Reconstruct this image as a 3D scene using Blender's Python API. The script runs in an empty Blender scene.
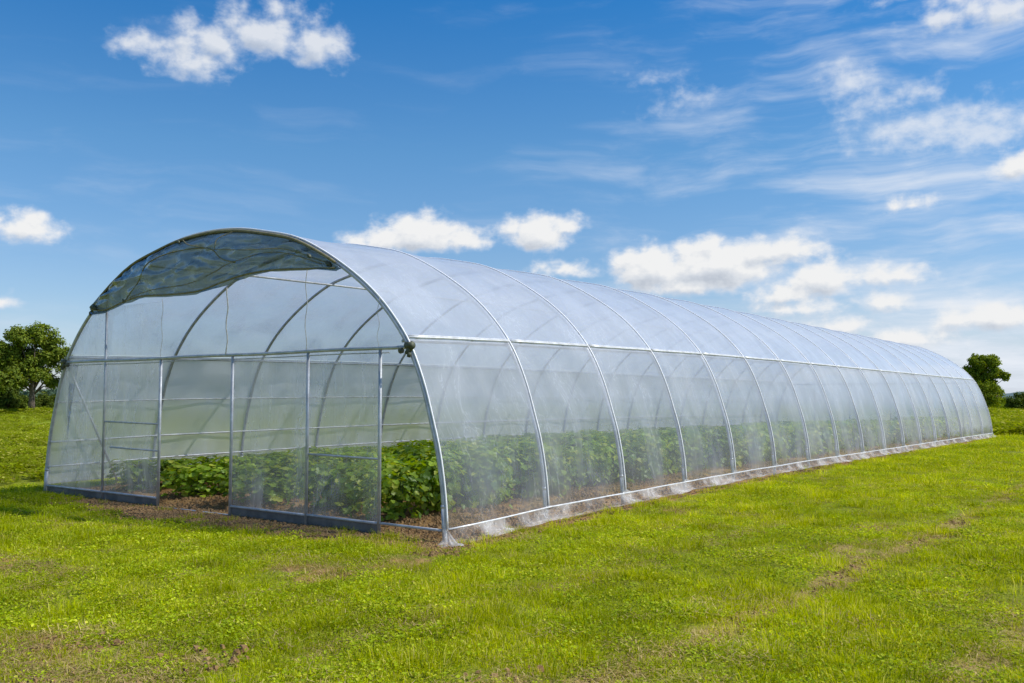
import bpy, math, random
from math import sin, cos, pi, radians
from mathutils import Vector, Matrix, noise
random.seed(7)
SC = bpy.context.scene
COL = SC.collection
W, LEN, NB = 8.91, 33.44, 17          # greenhouse width, length, bays
STEP = LEN / NB
CAM = Vector((15.62, -7.74, 1.6))

# ------------------------------------------------------------------ helpers
def lerp(a, b, t): return a + (b - a) * t
def sm(a, b, x):
    t = max(0.0, min(1.0, (x - a) / (b - a))); return t * t * (3 - 2 * t)
def table(x, pts):
    if x <= pts[0][0]: return pts[0][1]
    for (a, va), (b, vb) in zip(pts, pts[1:]):
        if x <= b: return lerp(va, vb, (x - a) / (b - a))
    return pts[-1][1]
RISE = [(0, 0), (2, .05), (4, .075), (8, .11), (12, .115), (16, .1), (33, .05), (60, 0)]
def rise(y): return table(y, RISE)
def ns(x, y, z=0.0): return noise.noise(Vector((x, y, z)))
def obj(name, verts, faces, mat, parent=None, smooth=True, loc=None):
    me = bpy.data.meshes.new(name); me.from_pydata(verts, [], faces); me.update()
    if smooth: me.polygons.foreach_set('use_smooth', [True] * len(me.polygons))
    if mat: me.materials.append(mat)
    o = bpy.data.objects.new(name, me); COL.objects.link(o)
    if parent: o.parent = parent
    if loc: o.location = loc
    return o
def empty(name, loc=(0, 0, 0)):
    o = bpy.data.objects.new(name, None); o.empty_display_size = .3; o.location = loc; COL.objects.link(o); return o
def tag(o, label=None, cat=None, group=None, kind=None):
    if label: o['label'] = label
    if cat: o['category'] = cat
    if group: o['group'] = group
    if kind: o['kind'] = kind
    return o
class MB:
    def __init__(s): s.v = []; s.f = []
    def tube(s, pts, r, n=10, cap=True):
        pts = [Vector(p) for p in pts]
        rs = r if isinstance(r, (list, tuple)) else [r] * len(pts)
        b0 = len(s.v); ref = None
        for i, p in enumerate(pts):
            t = (pts[min(i + 1, len(pts) - 1)] - pts[max(i - 1, 0)]).normalized()
            if ref is None: ref = Vector((0, 0, 1)) if abs(t.z) < .9 else Vector((1, 0, 0))
            a = t.cross(ref).normalized(); ref = a.cross(t).normalized()
            for k in range(n):
                w = 2 * pi * k / n
                s.v.append(p + (a * cos(w) + ref * sin(w)) * rs[i])
        for i in range(len(pts) - 1):
            for k in range(n):
                q = b0 + i * n
                s.f.append((q + k, q + (k + 1) % n, q + n + (k + 1) % n, q + n + k))
        if cap:
            s.f.append(tuple(b0 + k for k in reversed(range(n))))
            q = b0 + (len(pts) - 1) * n; s.f.append(tuple(q + k for k in range(n)))
        return s
    def box(s, c, d):
        b = len(s.v); x, y, z = c; a, e, h = d[0] / 2, d[1] / 2, d[2] / 2
        for k in range(8): s.v.append(Vector((x + (a if k & 1 else -a), y + (e if k & 2 else -e), z + (h if k & 4 else -h))))
        for q in ((0, 2, 3, 1), (4, 5, 7, 6), (0, 1, 5, 4), (2, 6, 7, 3), (0, 4, 6, 2), (1, 3, 7, 5)): s.f.append(tuple(b + i for i in q))
        return s
    def grid(s, nu, nv, fn):
        b = len(s.v)
        for j in range(nv + 1):
            for i in range(nu + 1): s.v.append(Vector(fn(i / nu, j / nv)))
        for j in range(nv):
            for i in range(nu):
                q = b + j * (nu + 1) + i; s.f.append((q, q + 1, q + nu + 2, q + nu + 1))
        return s
    def build(s, name, mat, parent=None, smooth=True, loc=None): return obj(name, s.v, s.f, mat, parent, smooth, loc)

# ------------------------------------------------------------------ node helpers
class NT:
    def __init__(s, nt): s.nt = nt; s.N = nt.nodes; s.L = nt.links
    def n(s, typ, inputs=None, **props):
        k = s.N.new(typ)
        for a, b in props.items(): setattr(k, a, b)
        for a, b in (inputs or {}).items():
            if isinstance(b, bpy.types.NodeSocket): s.L.new(b, k.inputs[a])
            else: k.inputs[a].default_value = b
        return k
    def m(s, op, a, b=0.0, c=None, clamp=False):
        i = {0: a, 1: b}
        if c is not None: i[2] = c
        return s.n('ShaderNodeMath', i, operation=op, use_clamp=clamp).outputs[0]
    def vm(s, op, a, b=(0, 0, 0)):
        k = s.n('ShaderNodeVectorMath', {0: a, 1: b}, operation=op)
        return k.outputs['Value'] if op in ('LENGTH', 'DOT_PRODUCT') else k.outputs[0]
    def noise(s, vec, scale, detail=4, rough=.55, dist=0):
        return s.n('ShaderNodeTexNoise', {'Vector': vec, 'Scale': scale, 'Detail': detail, 'Roughness': rough, 'Distortion': dist}).outputs['Fac']
    def ramp(s, fac, stops):
        k = s.n('ShaderNodeValToRGB', {'Fac': fac}); e = k.color_ramp.elements
        while len(e) < len(stops): e.new(.5)
        for q, (p, c) in zip(e, stops): q.position = p; q.color = (c if len(c) == 4 else (*c, 1))
        return k.outputs['Color']
    def mr(s, v, a, b, c=0.0, d=1.0, t='SMOOTHSTEP'):
        return s.n('ShaderNodeMapRange', {'Value': v, 'From Min': a, 'From Max': b, 'To Min': c, 'To Max': d}, interpolation_type=t).outputs[0]
    def mix(s, fac, a, b):
        k = s.n('ShaderNodeMix', data_type='RGBA')
        for sock, v in ((0, fac), (6, a), (7, b)):
            if isinstance(v, bpy.types.NodeSocket): s.L.new(v, k.inputs[sock])
            else: k.inputs[sock].default_value = v if sock == 0 else (*v, 1)
        return k.outputs[2]
def newmat(name):
    m = bpy.data.materials.new(name); m.use_nodes = True; t = NT(m.node_tree); t.N.clear()
    t.out = t.n('ShaderNodeOutputMaterial'); return m, t
def surf(t, sh): t.L.new(sh, t.out.inputs['Surface'])
def pos(t, coord='Object'): return t.n('ShaderNodeTexCoord').outputs[coord]

# ------------------------------------------------------------------ materials
def metal_mat(name, base, metallic=.75, rough=.42):
    m, t = newmat(name); p = pos(t)
    a = t.noise(p, 9, 5); b = t.noise(p, 60, 3)
    c = t.mix(t.mr(a, .3, .7), tuple(x * .72 for x in base), base)
    c = t.mix(t.mr(b, .62, .75), c, tuple(x * .55 for x in base))
    k = t.n('ShaderNodeBsdfPrincipled', {'Base Color': c, 'Metallic': metallic, 'Roughness': t.mr(b, .2, .8, rough - .1, rough + .15)})
    surf(t, k.outputs[0]); return m
M_tube = metal_mat('galvanised_steel', (.56, .58, .61), .30, .45)
M_rail = metal_mat('bright_rail', (.78, .79, .80), .25, .45)
M_clamp = metal_mat('dull_clamp', (.10, .11, .07), .3, .6)
def simple(name, c1, c2, scale=6, rough=.7, bump=0.0):
    m, t = newmat(name); p = pos(t); n_ = t.noise(p, scale, 5)
    k = t.n('ShaderNodeBsdfPrincipled', {'Base Color': t.mix(t.mr(n_, .3, .7), c1, c2), 'Roughness': rough})
    if bump: k.inputs['Normal'].default_value; t.L.new(t.n('ShaderNodeBump', {'Height': n_, 'Strength': bump, 'Distance': .02}).outputs[0], k.inputs['Normal'])
    surf(t, k.outputs[0]); return m
M_board = simple('weathered_board', (.10, .10, .095), (.19, .18, .165), 5, .7, .5)
M_cord = simple('old_rope', (.55, .55, .52), (.4, .38, .32), 30, .8)
M_seam = simple('olive_rope', (.15, .13, .06), (.26, .23, .12), 20, .7)
M_dirt_edge = simple('soil_line', (.05, .03, .02), (.12, .08, .05), 20, .9)

def film_mat(name, base, streak, face, tint=(.96, .97, .98), col=(.80, .84, .92), gloss=1.0, low=0.0, wr=(1.0, 1.0, 1.0), dirt=0.0, bumps=.35, blur=0.0, spread=.4, through=.5, grough=.18, high=0.0):
    """clear polythene: partly lets the view through, partly scatters the light it catches"""
    m, t = newmat(name); p = pos(t)
    s1 = t.n('ShaderNodeMapping', {'Vector': p, 'Scale': (1.6 * wr[0], 1.6 * wr[1], .28 * wr[2])}).outputs[0]
    warp = t.n('ShaderNodeTexNoise', {'Vector': p, 'Scale': .8, 'Detail': 1}).outputs['Color']
    s1 = t.vm('ADD', s1, t.vm('MULTIPLY', warp, (1.3, 1.3, 1.3)))
    a = t.noise(s1, 2.6, 4, .6)
    ridge = t.m('ABSOLUTE', t.m('SUBTRACT', a, .5)); ridge = t.mr(ridge, .0, .016, 1, 0)   # thin bright crease lines
    broad = t.noise(s1, .9, 2, .55)
    fine = t.noise(t.n('ShaderNodeMapping', {'Vector': p, 'Scale': (22, 22, 1.6)}).outputs[0], 1, 2)
    lw = t.n('ShaderNodeLayerWeight', {'Blend': .5}).outputs['Facing']
    f = t.m('MULTIPLY_ADD', t.mr(broad, .35, .75), streak, base)
    f = t.m('MULTIPLY_ADD', t.m('MULTIPLY', ridge, t.mr(broad, .42, .60)), streak * .95, f)
    f = t.m('MULTIPLY_ADD', t.mr(fine, .45, .8), streak * .25, f)
    f = t.m('MULTIPLY_ADD', t.m('POWER', lw, 1.6), face, f)
    z = t.n('ShaderNodeSeparateXYZ', {0: p}).outputs['Z']
    if low: f = t.m('MULTIPLY_ADD', t.mr(z, 1.3, 0.0), low, f)
    if high: f = t.m('MULTIPLY_ADD', t.mr(z, 1.0, 1.75), high, f)  # upper film made milkier to imitate the sky showing in it
    f = t.m('MINIMUM', f, .97, clamp=True)
    bmp = t.n('ShaderNodeBump', {'Height': t.m('ADD', a, t.m('MULTIPLY', fine, .15)), 'Strength': bumps, 'Distance': .03}).outputs[0]
    cc = t.mix(t.mr(z, .55, .02, 0, dirt), col, (.42, .34, .24)) if dirt else (*col, 1)
    dif = t.n('ShaderNodeBsdfDiffuse', {'Color': cc, 'Normal': bmp}).outputs[0]
    tra = t.n('ShaderNodeBsdfTranslucent', {'Color': cc, 'Normal': bmp}).outputs[0]
    sc = t.n('ShaderNodeMixShader', {0: through, 1: dif, 2: tra}).outputs[0]
    tr = t.n('ShaderNodeBsdfTransparent', {'Color': (*tint, 1)}).outputs[0]
    if blur:      # milky film softens whatever stands far behind it
        rf = t.n('ShaderNodeBsdfRefraction', {'Color': (*tint, 1), 'Roughness': spread, 'IOR': 1.025}).outputs[0]
        tr = t.n('ShaderNodeMixShader', {0: blur, 1: tr, 2: rf}).outputs[0]
    mx = t.n('ShaderNodeMixShader', {0: f, 1: tr, 2: sc}).outputs[0]
    gl = t.n('ShaderNodeBsdfGlossy', {'Color': (1, 1, 1, 1), 'Roughness': grough, 'Normal': bmp}).outputs[0]
    fr = t.m('MULTIPLY_ADD', t.m('POWER', lw, 4.0), .45 * gloss, .035 * gloss, clamp=True)
    surf(t, t.n('ShaderNodeMixShader', {0: fr, 1: mx, 2: gl}).outputs[0]); return m
M_side = film_mat('side_polythene', .05, .17, .17, low=0, dirt=.35, bumps=.25, col=(.84, .87, .96), blur=.12, spread=.7, high=.30)
M_roof = film_mat('roof_polythene', .34, .22, .62, col=(.75, .81, .94), bumps=.2)
M_back = film_mat('far_polythene', .40, .20, .2, low=.0, bumps=.25, col=(.92, .95, 1.0), blur=.88, spread=.62, through=.2, high=.34)
M_end = film_mat('end_polythene', .08, .28, .15, low=.08, wr=(1.6, 1, 1), dirt=.4)
M_skirt = film_mat('skirt_polythene', .04, .62, .1, col=(.88, .87, .86), gloss=.35, wr=(1.2, 1.2, 6), bumps=.6)
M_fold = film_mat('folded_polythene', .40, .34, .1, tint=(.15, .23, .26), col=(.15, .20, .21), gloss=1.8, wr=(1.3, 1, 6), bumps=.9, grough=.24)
M_highlight = simple('highlight_white', (.80, .80, .83), (.90, .90, .92), 8, .35)  # near-white colour for the sun highlight drawn along the hoops

def leaf_mat(name, dark, light, yellow, trans=.35, rough=.45, nscale=3.0, gl=.09, patch=None):
    m, t = newmat(name); p = pos(t); oi = t.n('ShaderNodeObjectInfo').outputs['Random']
    geo = t.n('ShaderNodeNewGeometry').outputs['Random Per Island']
    gp = t.n('ShaderNodeNewGeometry').outputs['Position']
    c = t.mix(geo, dark, light)
    c = t.mix(t.mr(t.m('FRACT', t.m('ADD', geo, oi)), .72, 1.0, 0, .85), c, yellow)
    big = t.noise(gp, nscale * .12, 3)
    c = t.mix(t.mr(big, .35, .7, 0, .45), c, patch or tuple(x * .62 for x in dark))
    hs = t.n('ShaderNodeHueSaturation', {'Color': c, 'Value': t.mr(oi, 0, 1, .75, 1.25, 'LINEAR')}).outputs[0]
    d = t.n('ShaderNodeBsdfDiffuse', {'Color': hs}).outputs[0]
    tr = t.n('ShaderNodeBsdfTranslucent', {'Color': t.n('ShaderNodeHueSaturation', {'Color': hs, 'Value': 1.5, 'Hue': .485, 'Saturation': 1.1}).outputs[0]}).outputs[0]
    g = t.n('ShaderNodeBsdfGlossy', {'Color': (.8, .85, .8, 1), 'Roughness': rough}).outputs[0]
    a = t.n('ShaderNodeMixShader', {0: trans, 1: d, 2: tr}).outputs[0]
    surf(t, t.n('ShaderNodeMixShader', {0: gl, 1: a, 2: g}).outputs[0]); return m
M_grass = leaf_mat('grass_blades', (.26, .32, .003), (.55, .60, .006), (.85, .76, .22), .45, .6, 6, .0, patch=(.15, .22, .003))
M_weed = leaf_mat('weed_leaves', (.21, .30, .004), (.46, .56, .008), (.72, .70, .08), .4, .6, 6, .012, patch=(.15, .22, .003))
M_crop = leaf_mat('crop_leaves', (.09, .18, .012), (.36, .50, .035), (.62, .64, .09), .42, .42, 6, .035)
M_tree = leaf_mat('tree_leaves', (.085, .13, .014), (.19, .25, .025), (.32, .34, .04), .35, .6, 2, .01)
M_tree2 = leaf_mat('dark_tree_leaves', (.06, .10, .012), (.13, .18, .018), (.20, .22, .03), .3, .6, 2, .01)
M_bush = leaf_mat('bright_bush_leaves', (.16, .24, .012), (.30, .38, .02), (.40, .42, .04), .35, .6, 2, .01)
M_wood = leaf_mat('far_wood_leaves', (.08, .125, .085), (.12, .18, .11), (.15, .19, .11), .2, .6, 1, .0)  # distance haze is mixed into this bluish leaf colour
M_field = leaf_mat('field_leaves', (.18, .25, .008), (.34, .38, .02), (.58, .52, .14), .35, .6, 2, .0)
M_stem = simple('green_stem', (.06, .10, .03), (.10, .13, .04), 10)
M_bark = simple('rough_bark', (.06, .045, .03), (.14, .11, .08), 6, .9, .6)

# ------------------------------------------------------------------ ground
def track(x, y):          # wheel tracks running along the greenhouse
    a = 12.95 + .02 * (y + 1) + .12 * sin(y * .35)
    t1 = math.exp(-((x - a) / .20) ** 2)
    t2 = math.exp(-((x - a + 1.75) / .22) ** 2) * .45
    t3 = math.exp(-((x - a - 1.6) / .3) ** 2) * .55
    k = .62 + .38 * sm(-.3, .2, ns(x * 1.6, y * .8, 4))
    return max(t1, t2, t3) * k
def bare(x, y):
    b = track(x, y) * .95
    b = max(b, .58 * sm(1.15, .2, math.hypot((x - 10.0) / 1.3, (y + 4.85) / .75) + .9 * ns(x * 2.6, y * 2.6, 1)))
    b = max(b, .55 * sm(1.1, .2, math.hypot((x - 9.2) / 1.3, (y + 1.9) / .5) + .9 * ns(x * 2.4, y * 2.4, 2)))
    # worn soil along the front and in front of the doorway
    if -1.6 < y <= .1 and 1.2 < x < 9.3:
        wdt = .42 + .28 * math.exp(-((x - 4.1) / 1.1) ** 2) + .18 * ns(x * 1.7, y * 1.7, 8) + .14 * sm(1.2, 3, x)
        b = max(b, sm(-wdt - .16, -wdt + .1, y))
    # soil line outside the film skirt
    if -.6 < y < 34 and 8.9 < x < 10:
        wdt = .31 + .14 * ns(x, y * .8, 5) + .1 * math.exp(-(y / 1.5) ** 2)
        b = max(b, sm(W + wdt + .14, W + wdt - .06, x))
    if -.3 < x < W and 0 < y < LEN: b = 1
    b = max(b, .5 * sm(.25, .5, ns(x * .9, y * .7, 9)))
    return min(1, b)
def gz(x, y):
    z = rise(y) * sm(40, 16, abs(x - 5)) if y > 0 else 0
    inside = 0 < x < W and 0 < y < LEN
    if inside:
        r = abs(((x - 1.25) / 1.53) % 1 - .5) * 2      # raised beds
        z += .045 * sm(.2, .8, r) * sm(.3, .9, y) * sm(W, W - .8, x) + .022 * ns(x * 3.2, y * 3.2) + .02 * ns(x * 8, y * 8)
        z -= .01
    else:
        d = math.hypot(x - CAM.x, y - CAM.y)
        k = sm(0, 1.0, max(-x, x - W, -y, y - LEN))
        z += k * (.035 * ns(x * .7, y * .7, 3) + .02 * ns(x * 2.1, y * 2.1, 3)) + .008 * ns(x * 7, y * 7, 3)
        z -= .05 * track(x, y) if d < 60 else 0
        if d > 60: z += sm(60, 160, d) * .25 * ns(x * .02, y * .02, 6)
    return z
def axis(lo, a, b, hi, st):
    o = []; v = a
    while v < b: o.append(v); v += st
    s = st; v = b; up = []
    while v < hi: up.append(v); s *= 1.16; v += s
    s = st; v = a - st; dn = []
    while v > lo: dn.append(v); s *= 1.16; v -= s
    return dn[::-1] + o + up + [hi] if lo == dn[-1] else [lo] + dn[::-1] + o + up + [hi]
XS = axis(-1500, -3, 17.5, 1500, .13); YS = axis(-300, -6.5, 14, 2600, .13)
gv = [(x, y, gz(x, y)) for y in YS for x in XS]
nx = len(XS)
gf = [(j * nx + i, j * nx + i + 1, (j + 1) * nx + i + 1, (j + 1) * nx + i) for j in range(len(YS) - 1) for i in range(nx - 1)]
def ground_mat():
    m, t = newmat('field_ground'); p = t.n('ShaderNodeNewGeometry').outputs['Position']
    at = t.n('ShaderNodeAttribute', attribute_name='bare').outputs['Fac']
    n1 = t.noise(p, 5, 6, .65); n2 = t.noise(p, 38, 4); n3 = t.noise(p, .35, 4); 
    soil = t.ramp(n1, [(.25, (.12, .062, .020)), (.5, (.29, .165, .060)), (.75, (.44, .28, .12))])
    soil = t.mix(t.mr(n2, .45, .75, 0, .35), soil, (.46, .32, .18))
    thatch = t.ramp(n2, [(.3, (.10, .12, .008)), (.55, (.20, .22, .014)), (.75, (.32, .30, .06))])
    far = t.noise(t.n('ShaderNodeMapping', {'Vector': p, 'Scale': (.05, .22, .2)}).outputs[0], 1, 6, .7)
    farc = t.ramp(far, [(.3, (.19, .25, .006)), (.5, (.28, .34, .008)), (.7, (.38, .39, .03))])
    farc = t.mix(t.mr(t.noise(p, 1.8, 6, .8), .42, .66), farc, (.12, .16, .010))
    dist = t.vm('LENGTH', t.vm('SUBTRACT', p, tuple(CAM)))
    g = t.mix(t.mr(dist, 26, 50), thatch, farc)
    g = t.mix(t.mr(n3, .4, .65, 0, .3), g, (.15, .19, .010))
    px_ = t.n('ShaderNodeSeparateXYZ', {0: p}).outputs['X']
    soil = t.mix(t.m('MULTIPLY', t.mr(px_, 9.6, 10.2), t.mr(n2, .3, .6, .35, .8)), soil, (.33, .28, .085))     # dry thatch out in the grass
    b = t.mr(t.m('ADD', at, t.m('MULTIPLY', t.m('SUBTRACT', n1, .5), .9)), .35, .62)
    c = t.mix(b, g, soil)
    bm = t.n('ShaderNodeBump', {'Height': t.m('ADD', n1, t.m('MULTIPLY', n2, .4)), 'Strength': .9, 'Distance': .04}).outputs[0]
    surf(t, t.n('ShaderNodeBsdfPrincipled', {'Base Color': c, 'Roughness': .95, 'Normal': bm, 'Specular IOR Level': .15}).outputs[0]); return m
ground = obj('ground', gv, gf, ground_mat())
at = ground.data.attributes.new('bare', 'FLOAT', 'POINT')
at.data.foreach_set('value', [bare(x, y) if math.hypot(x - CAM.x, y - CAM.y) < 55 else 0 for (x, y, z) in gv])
tag(ground, kind='structure')

# ------------------------------------------------------------------ greenhouse
GH = empty('greenhouse', (0, 0, 0))
tag(GH, 'long arched tunnel greenhouse of clear polythene film over galvanised steel hoops', 'greenhouse')
half = [(0, 0), (.015, .3), (.05, .62), (.12, 1.0), (.22, 1.34), (.36, 1.76), (.56, 2.18), (.80, 2.50), (1.10, 2.80), (1.50, 3.10), (2.05, 3.42), (2.60, 3.66), (3.20, 3.80), (3.80, 3.905), (4.455, 3.94)]
ctrl = [Vector((x, 0, z)) for x, z in half] + [Vector((W - x, 0, z)) for x, z in half[-2::-1]]
def catmull(P, sub):
    o = []
    for i in range(len(P) - 1):
        a, b, c, d = P[max(i - 1, 0)], P[i], P[i + 1], P[min(i + 2, len(P) - 1)]
        for k in range(sub):
            t = k / sub
            o.append(.5 * ((2 * b) + (c - a) * t + (2 * a - 5 * b + 4 * c - d) * t * t + (3 * b - a - 3 * c + d) * t ** 3))
    o.append(P[-1].copy()); return o
PR = catmull(ctrl, 6)
cum = [0]
for a, b in zip(PR, PR[1:]): cum.append(cum[-1] + (b - a).length)
TOT = cum[-1]
def arc(s):
    s = max(0, min(TOT, s)); lo = 0; hi = len(cum) - 1
    while hi - lo > 1:
        m_ = (lo + hi) // 2
        if cum[m_] <= s: lo = m_
        else: hi = m_
    t = (s - cum[lo]) / (cum[hi] - cum[lo]); p = PR[lo].lerp(PR[hi], t)
    q = (PR[min(hi + 1, len(PR) - 1)] - PR[max(lo - 1, 0)]).normalized()
    return p, Vector((-q.z, 0, q.x))        # point and outward normal
def s_at(z=None, d=None, right=False):       # arc length where the left half reaches height z / inset d
    for i, p in enumerate(PR):
        if (z is not None and p.z >= z) or (d is not None and p.x >= d): return TOT - cum[i] if right else cum[i]
def archz(x):
    for a, b in zip(PR, PR[1:]):
        if a.x <= x <= b.x and b.x > a.x: return lerp(a.z, b.z, (x - a.x) / (b.x - a.x))
    return 0
SP = s_at(z=2.27); SH = s_at(d=2.6)
HR = .026
hoop0 = MB().tube([arc(TOT * i / 120)[0] for i in range(121)], HR, 10).build('hoop', M_tube, GH)
def sleeve_mb(x, lean):
    return MB().tube([(x, 0, -.05), (x + lean, 0, .40)], .030, 10).tube([(x + lean * .97, 0, .385), (x + lean * 1.03, 0, .42)], .0325, 10)
sl = [sleeve_mb(0, .03).build('ground_sleeve', M_tube, hoop0), sleeve_mb(W, -.03).build('ground_sleeve', M_tube, hoop0)]
for i in range(1, NB + 1):
    h = hoop0.copy(); COL.objects.link(h); h.parent = GH; h.location = (0, i * STEP, rise(i * STEP))
    h.rotation_euler.z = random.uniform(-.003, .003)
    for s_ in sl:
        c = s_.copy(); COL.objects.link(c); c.parent = h
def along(s, off, y0=0, y1=LEN, n=68, wob=.004):
    p, nn = arc(s); o = []
    for k in range(n + 1):
        y = lerp(y0, y1, k / n); q = p + nn * off
        o.append((q.x + wob * ns(y * .7, s), y, q.z + rise(y) + wob * ns(y * .8, s, 3)))
    return o
for s_, r_, m_, off in ((SP, .02, M_tube, -.045), (TOT - SP, .02, M_tube, -.045), (SH, .019, M_rail, -.045), (TOT - SH, .017, M_rail, -.045)):
    MB().tube(along(s_, off), r_, 8).build('purlin', m_, GH)
for z in (.42, .85, 1.52): MB().tube(along(s_at(z=z), -.042), .014 if z < 1.5 else .011, 7).build('side_rail', M_rail, GH)
# the rails that clip the film to the frame at purlin height and at the foot
for s_, nm in ((TOT - SP, 'clip_rail'),):
    p, nn = arc(s_); tg = Vector((nn.z, 0, -nn.x)); b = MB()
    for k in range(NB):
        b.tube(along(s_ - .012, .045, k * STEP + .03, (k + 1) * STEP - .03, 6, .006), .009, 6)
        b.tube(along(s_ + .010, .045, k * STEP + .02, (k + 1) * STEP - .02, 6, .006), .014, 6)
    b.build(nm, M_rail, GH)
MB().tube(along(TOT - .16, .05, 0, LEN, 68, .01), .011, 7).build('base_rail', M_rail, GH)
MB().tube(along(.16, .05, 0, LEN, 68, .01), .011, 7).build('base_rail', M_rail, GH)

for i in range(NB + 1):      # added pale strip on every hoop, standing in for the sun's highlight
    MB().tube([p_ + n_ * .037 + Vector((0, 0, rise(i * STEP))) for p_, n_ in (arc(lerp(TOT * .40, TOT - .16, k / 60)) for k in range(61))], .012, 7).build('hoop_highlight', M_highlight, GH, loc=(0, i * STEP, 0))
def film(name, s0, s1, nu, mat, sub=10, sag=.03):
    N = NB * sub
    def fn(u, v):
        y = v * LEN; s = lerp(s0, s1, u); p, nn = arc(s)
        k = (v * NB) % 1; bow = sin(pi * k) ** 2 if 0 < v < 1 else 0
        edge = min(1, 4 * u, 4 * (1 - u))
        off = .032 - sag * bow * edge + .010 * ns(s * 2.6, y * 1.6, 2) * edge * (bow + .1)
        # tight pulled creases fanning off each hoop
        off += .006 * bow * sin(s * 9 + 5 * ns(y, s * .3, 7) + y * 6)
        if name == 'side_film' and s > TOT / 2: off += .025 * math.exp(-((TOT - .16 - s) / .25) ** 2) * ns(y * 3, 0, 4)
        q = p + nn * off; return (q.x, y, q.z + rise(y))
    return MB().grid(nu, N, fn).build(name, mat, GH)
film('side_film', TOT - .15, TOT - SP, 28, M_side)
film('side_film', .15, SP, 24, M_back)
film('roof_film', SP + .012, TOT - SP - .012, 64, M_roof)
# loose skirt of film lying on the ground along the long side
def skirt(u, v):
    y = -.10 + v * (LEN + .15)
    w_ = .175 + .07 * ns(y * .9, 3) + .04 * ns(y * 3.1, 7); 
    x = W + .055 + u * w_
    hang = (1 - u) ** 5 * .135
    wr = .035 * ns(x * 7, y * 2.2, 2) + .02 * ns(x * 12, y * 6, 5) + .012 * sin(u * 17 + 3 * ns(y * .8, 1))
    k = (y / STEP) % 1; k = min(k, 1 - k) * STEP           # bunched up at every hoop foot
    bun = math.exp(-(k / .10) ** 2)
    return (x - .03 * bun, y, gz(x, max(y, .0)) * .3 + rise(y) + .012 + hang + abs(wr) * sm(0, .3, u) + bun * .035 * (1 - u) * (1 + ns(y * 14, u * 6)))
MB().grid(14, 900, skirt).build('film_skirt', M_skirt, GH)
def tuck(u, v):      # the skirt wrapped round the near corner post
    a = lerp(-.4, 2.0, u) ; r = .05 + v * (.27 + .08 * sin(a * 3.7 + 1) + .04 * sin(a * 9))
    x = W + .02 + r * cos(a - .8) ; y = -.0 - r * sin(a + .1) * .9
    z = .15 * (1 - v) ** 2.6 + .02 + .06 * abs(ns(x * 14, y * 14, 3)) * v ** .5 + .02 * sin(a * 11) * v * (1 - v)
    return (x, y - .02, z)
MB().grid(26, 14, tuck).build('film_skirt', M_skirt, GH)
def black_edge(y): return (W + .055 + .175 + .07 * ns(y * .9, 3) + .04 * ns(y * 3.1, 7) + .012, y, gz(9.4, max(y, 0)) + .012)
MB().tube([black_edge(y * .12) for y in range(0, 110)], .008, 5).build('skirt_hem', M_dirt_edge, GH)

# ---- the near end: frame, posts, boards, film panels, open doorway
RZ = 2.185
posts = [1.79, 3.33, 5.05, 6.60, 7.88]
def endframe(y, M=1):
    s = 1 if M else -1
    for i, x in enumerate(posts):
        top = archz(x) - .02 if i == 0 else RZ - .005
        MB().tube([(x, y, -.05), (x, y, top)], .0215 if i != 0 else .019, 10).build('end_post', M_tube, GH, loc=(0, 0, rise(y)))
x0 = .5
endframe(0)
rail_pts = [(x0 + .04 + (W - 2 * x0 - .1) * k / 24, -.005, RZ + .012 * sin(k * .7) * .4 + .01) for k in range(25)]
MB().tube(rail_pts, .0235, 10).tube([(p[0], p[1] + .01, p[2] - .055) for p in rail_pts[1:24]], .008, 6).build('cross_rail', M_tube, GH)
for xx in (x0 + .05, W - x0 - .04):
    sgn = 1 if xx < 4 else -1
    b = MB().tube([(xx - .05, -.02, RZ + .03), (xx + .06, -.03, RZ + .02)], .042, 10)
    b.tube([(xx, .03, RZ + .06), (xx + .01 * sgn, -.05, RZ - .07)], .034, 8)
    b.tube([(xx + sgn * .10, -.035, RZ - .03), (xx + sgn * .14, -.035, RZ - .035)], .034, 8)
    b.tube([(xx - sgn * .03, -.05, RZ - .06), (xx - sgn * .01, -.05, RZ - .11)], .022, 8)
    b.build('clamp', M_clamp, GH)
bays = [(0.03, 1.79), (1.79, 3.33), (3.33, 5.05), (5.05, 6.60), (6.60, 7.88), (7.88, 8.88)]
for k, (a, b_) in enumerate(bays):
    if k == 2: continue
    MB().tube([(a + .02, -.004, .142), (b_ - .02, -.004, .138)], .016, 8).build('sill_rail', M_tube, GH)
    if k < 5:
        def bd(u, v, a=a, b_=b_): 
            x = lerp(a + .02, b_ - .022, u); return (x, .004 + .012 * ns(x * 3, v * 2, 4), lerp(-.06, .128, v))
        MB().grid(20, 4, bd).build('baseboard', M_board, GH)
MB().tube([(3.36, 0, .015), (5.02, 0, .02)], .012, 8).build('door_sill', M_tube, GH)
for a, b_, z in ((1.81, 3.31, 1.235), (1.98, 3.31, .84), (6.62, 7.86, .90)):
    MB().tube([(a, .01, z), (b_, .005, z - .015)], .0125, 8).build('cross_bar', M_tube, GH)
def panel(name, xa, xb, za, zb, mat, seed, y=.018):
    def fn(u, v):
        x = lerp(xa, xb, u); top = min(zb, archz(max(.03, min(W - .03, x))) - .03) if zb > RZ else zb
        z = lerp(za, top, v); e = min(1, 5 * u, 5 * (1 - u))
        if x < .6:                                     # follow the leaning hoop
            lim = next((p.x for p in PR if p.z >= z), 4) + .01
            x = lerp(max(xa, lim), xb, u)
        return (x, y + e * (.02 * ns(x * 3, z * .9, seed) + .010 * ns(x * 9, z * 3, seed)), z)
    return MB().grid(26, 40, fn).build(name, mat, GH)
M_endt = film_mat('end_polythene_thin', .07, .16, .1, wr=(1.8, 1, 1))
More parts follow.
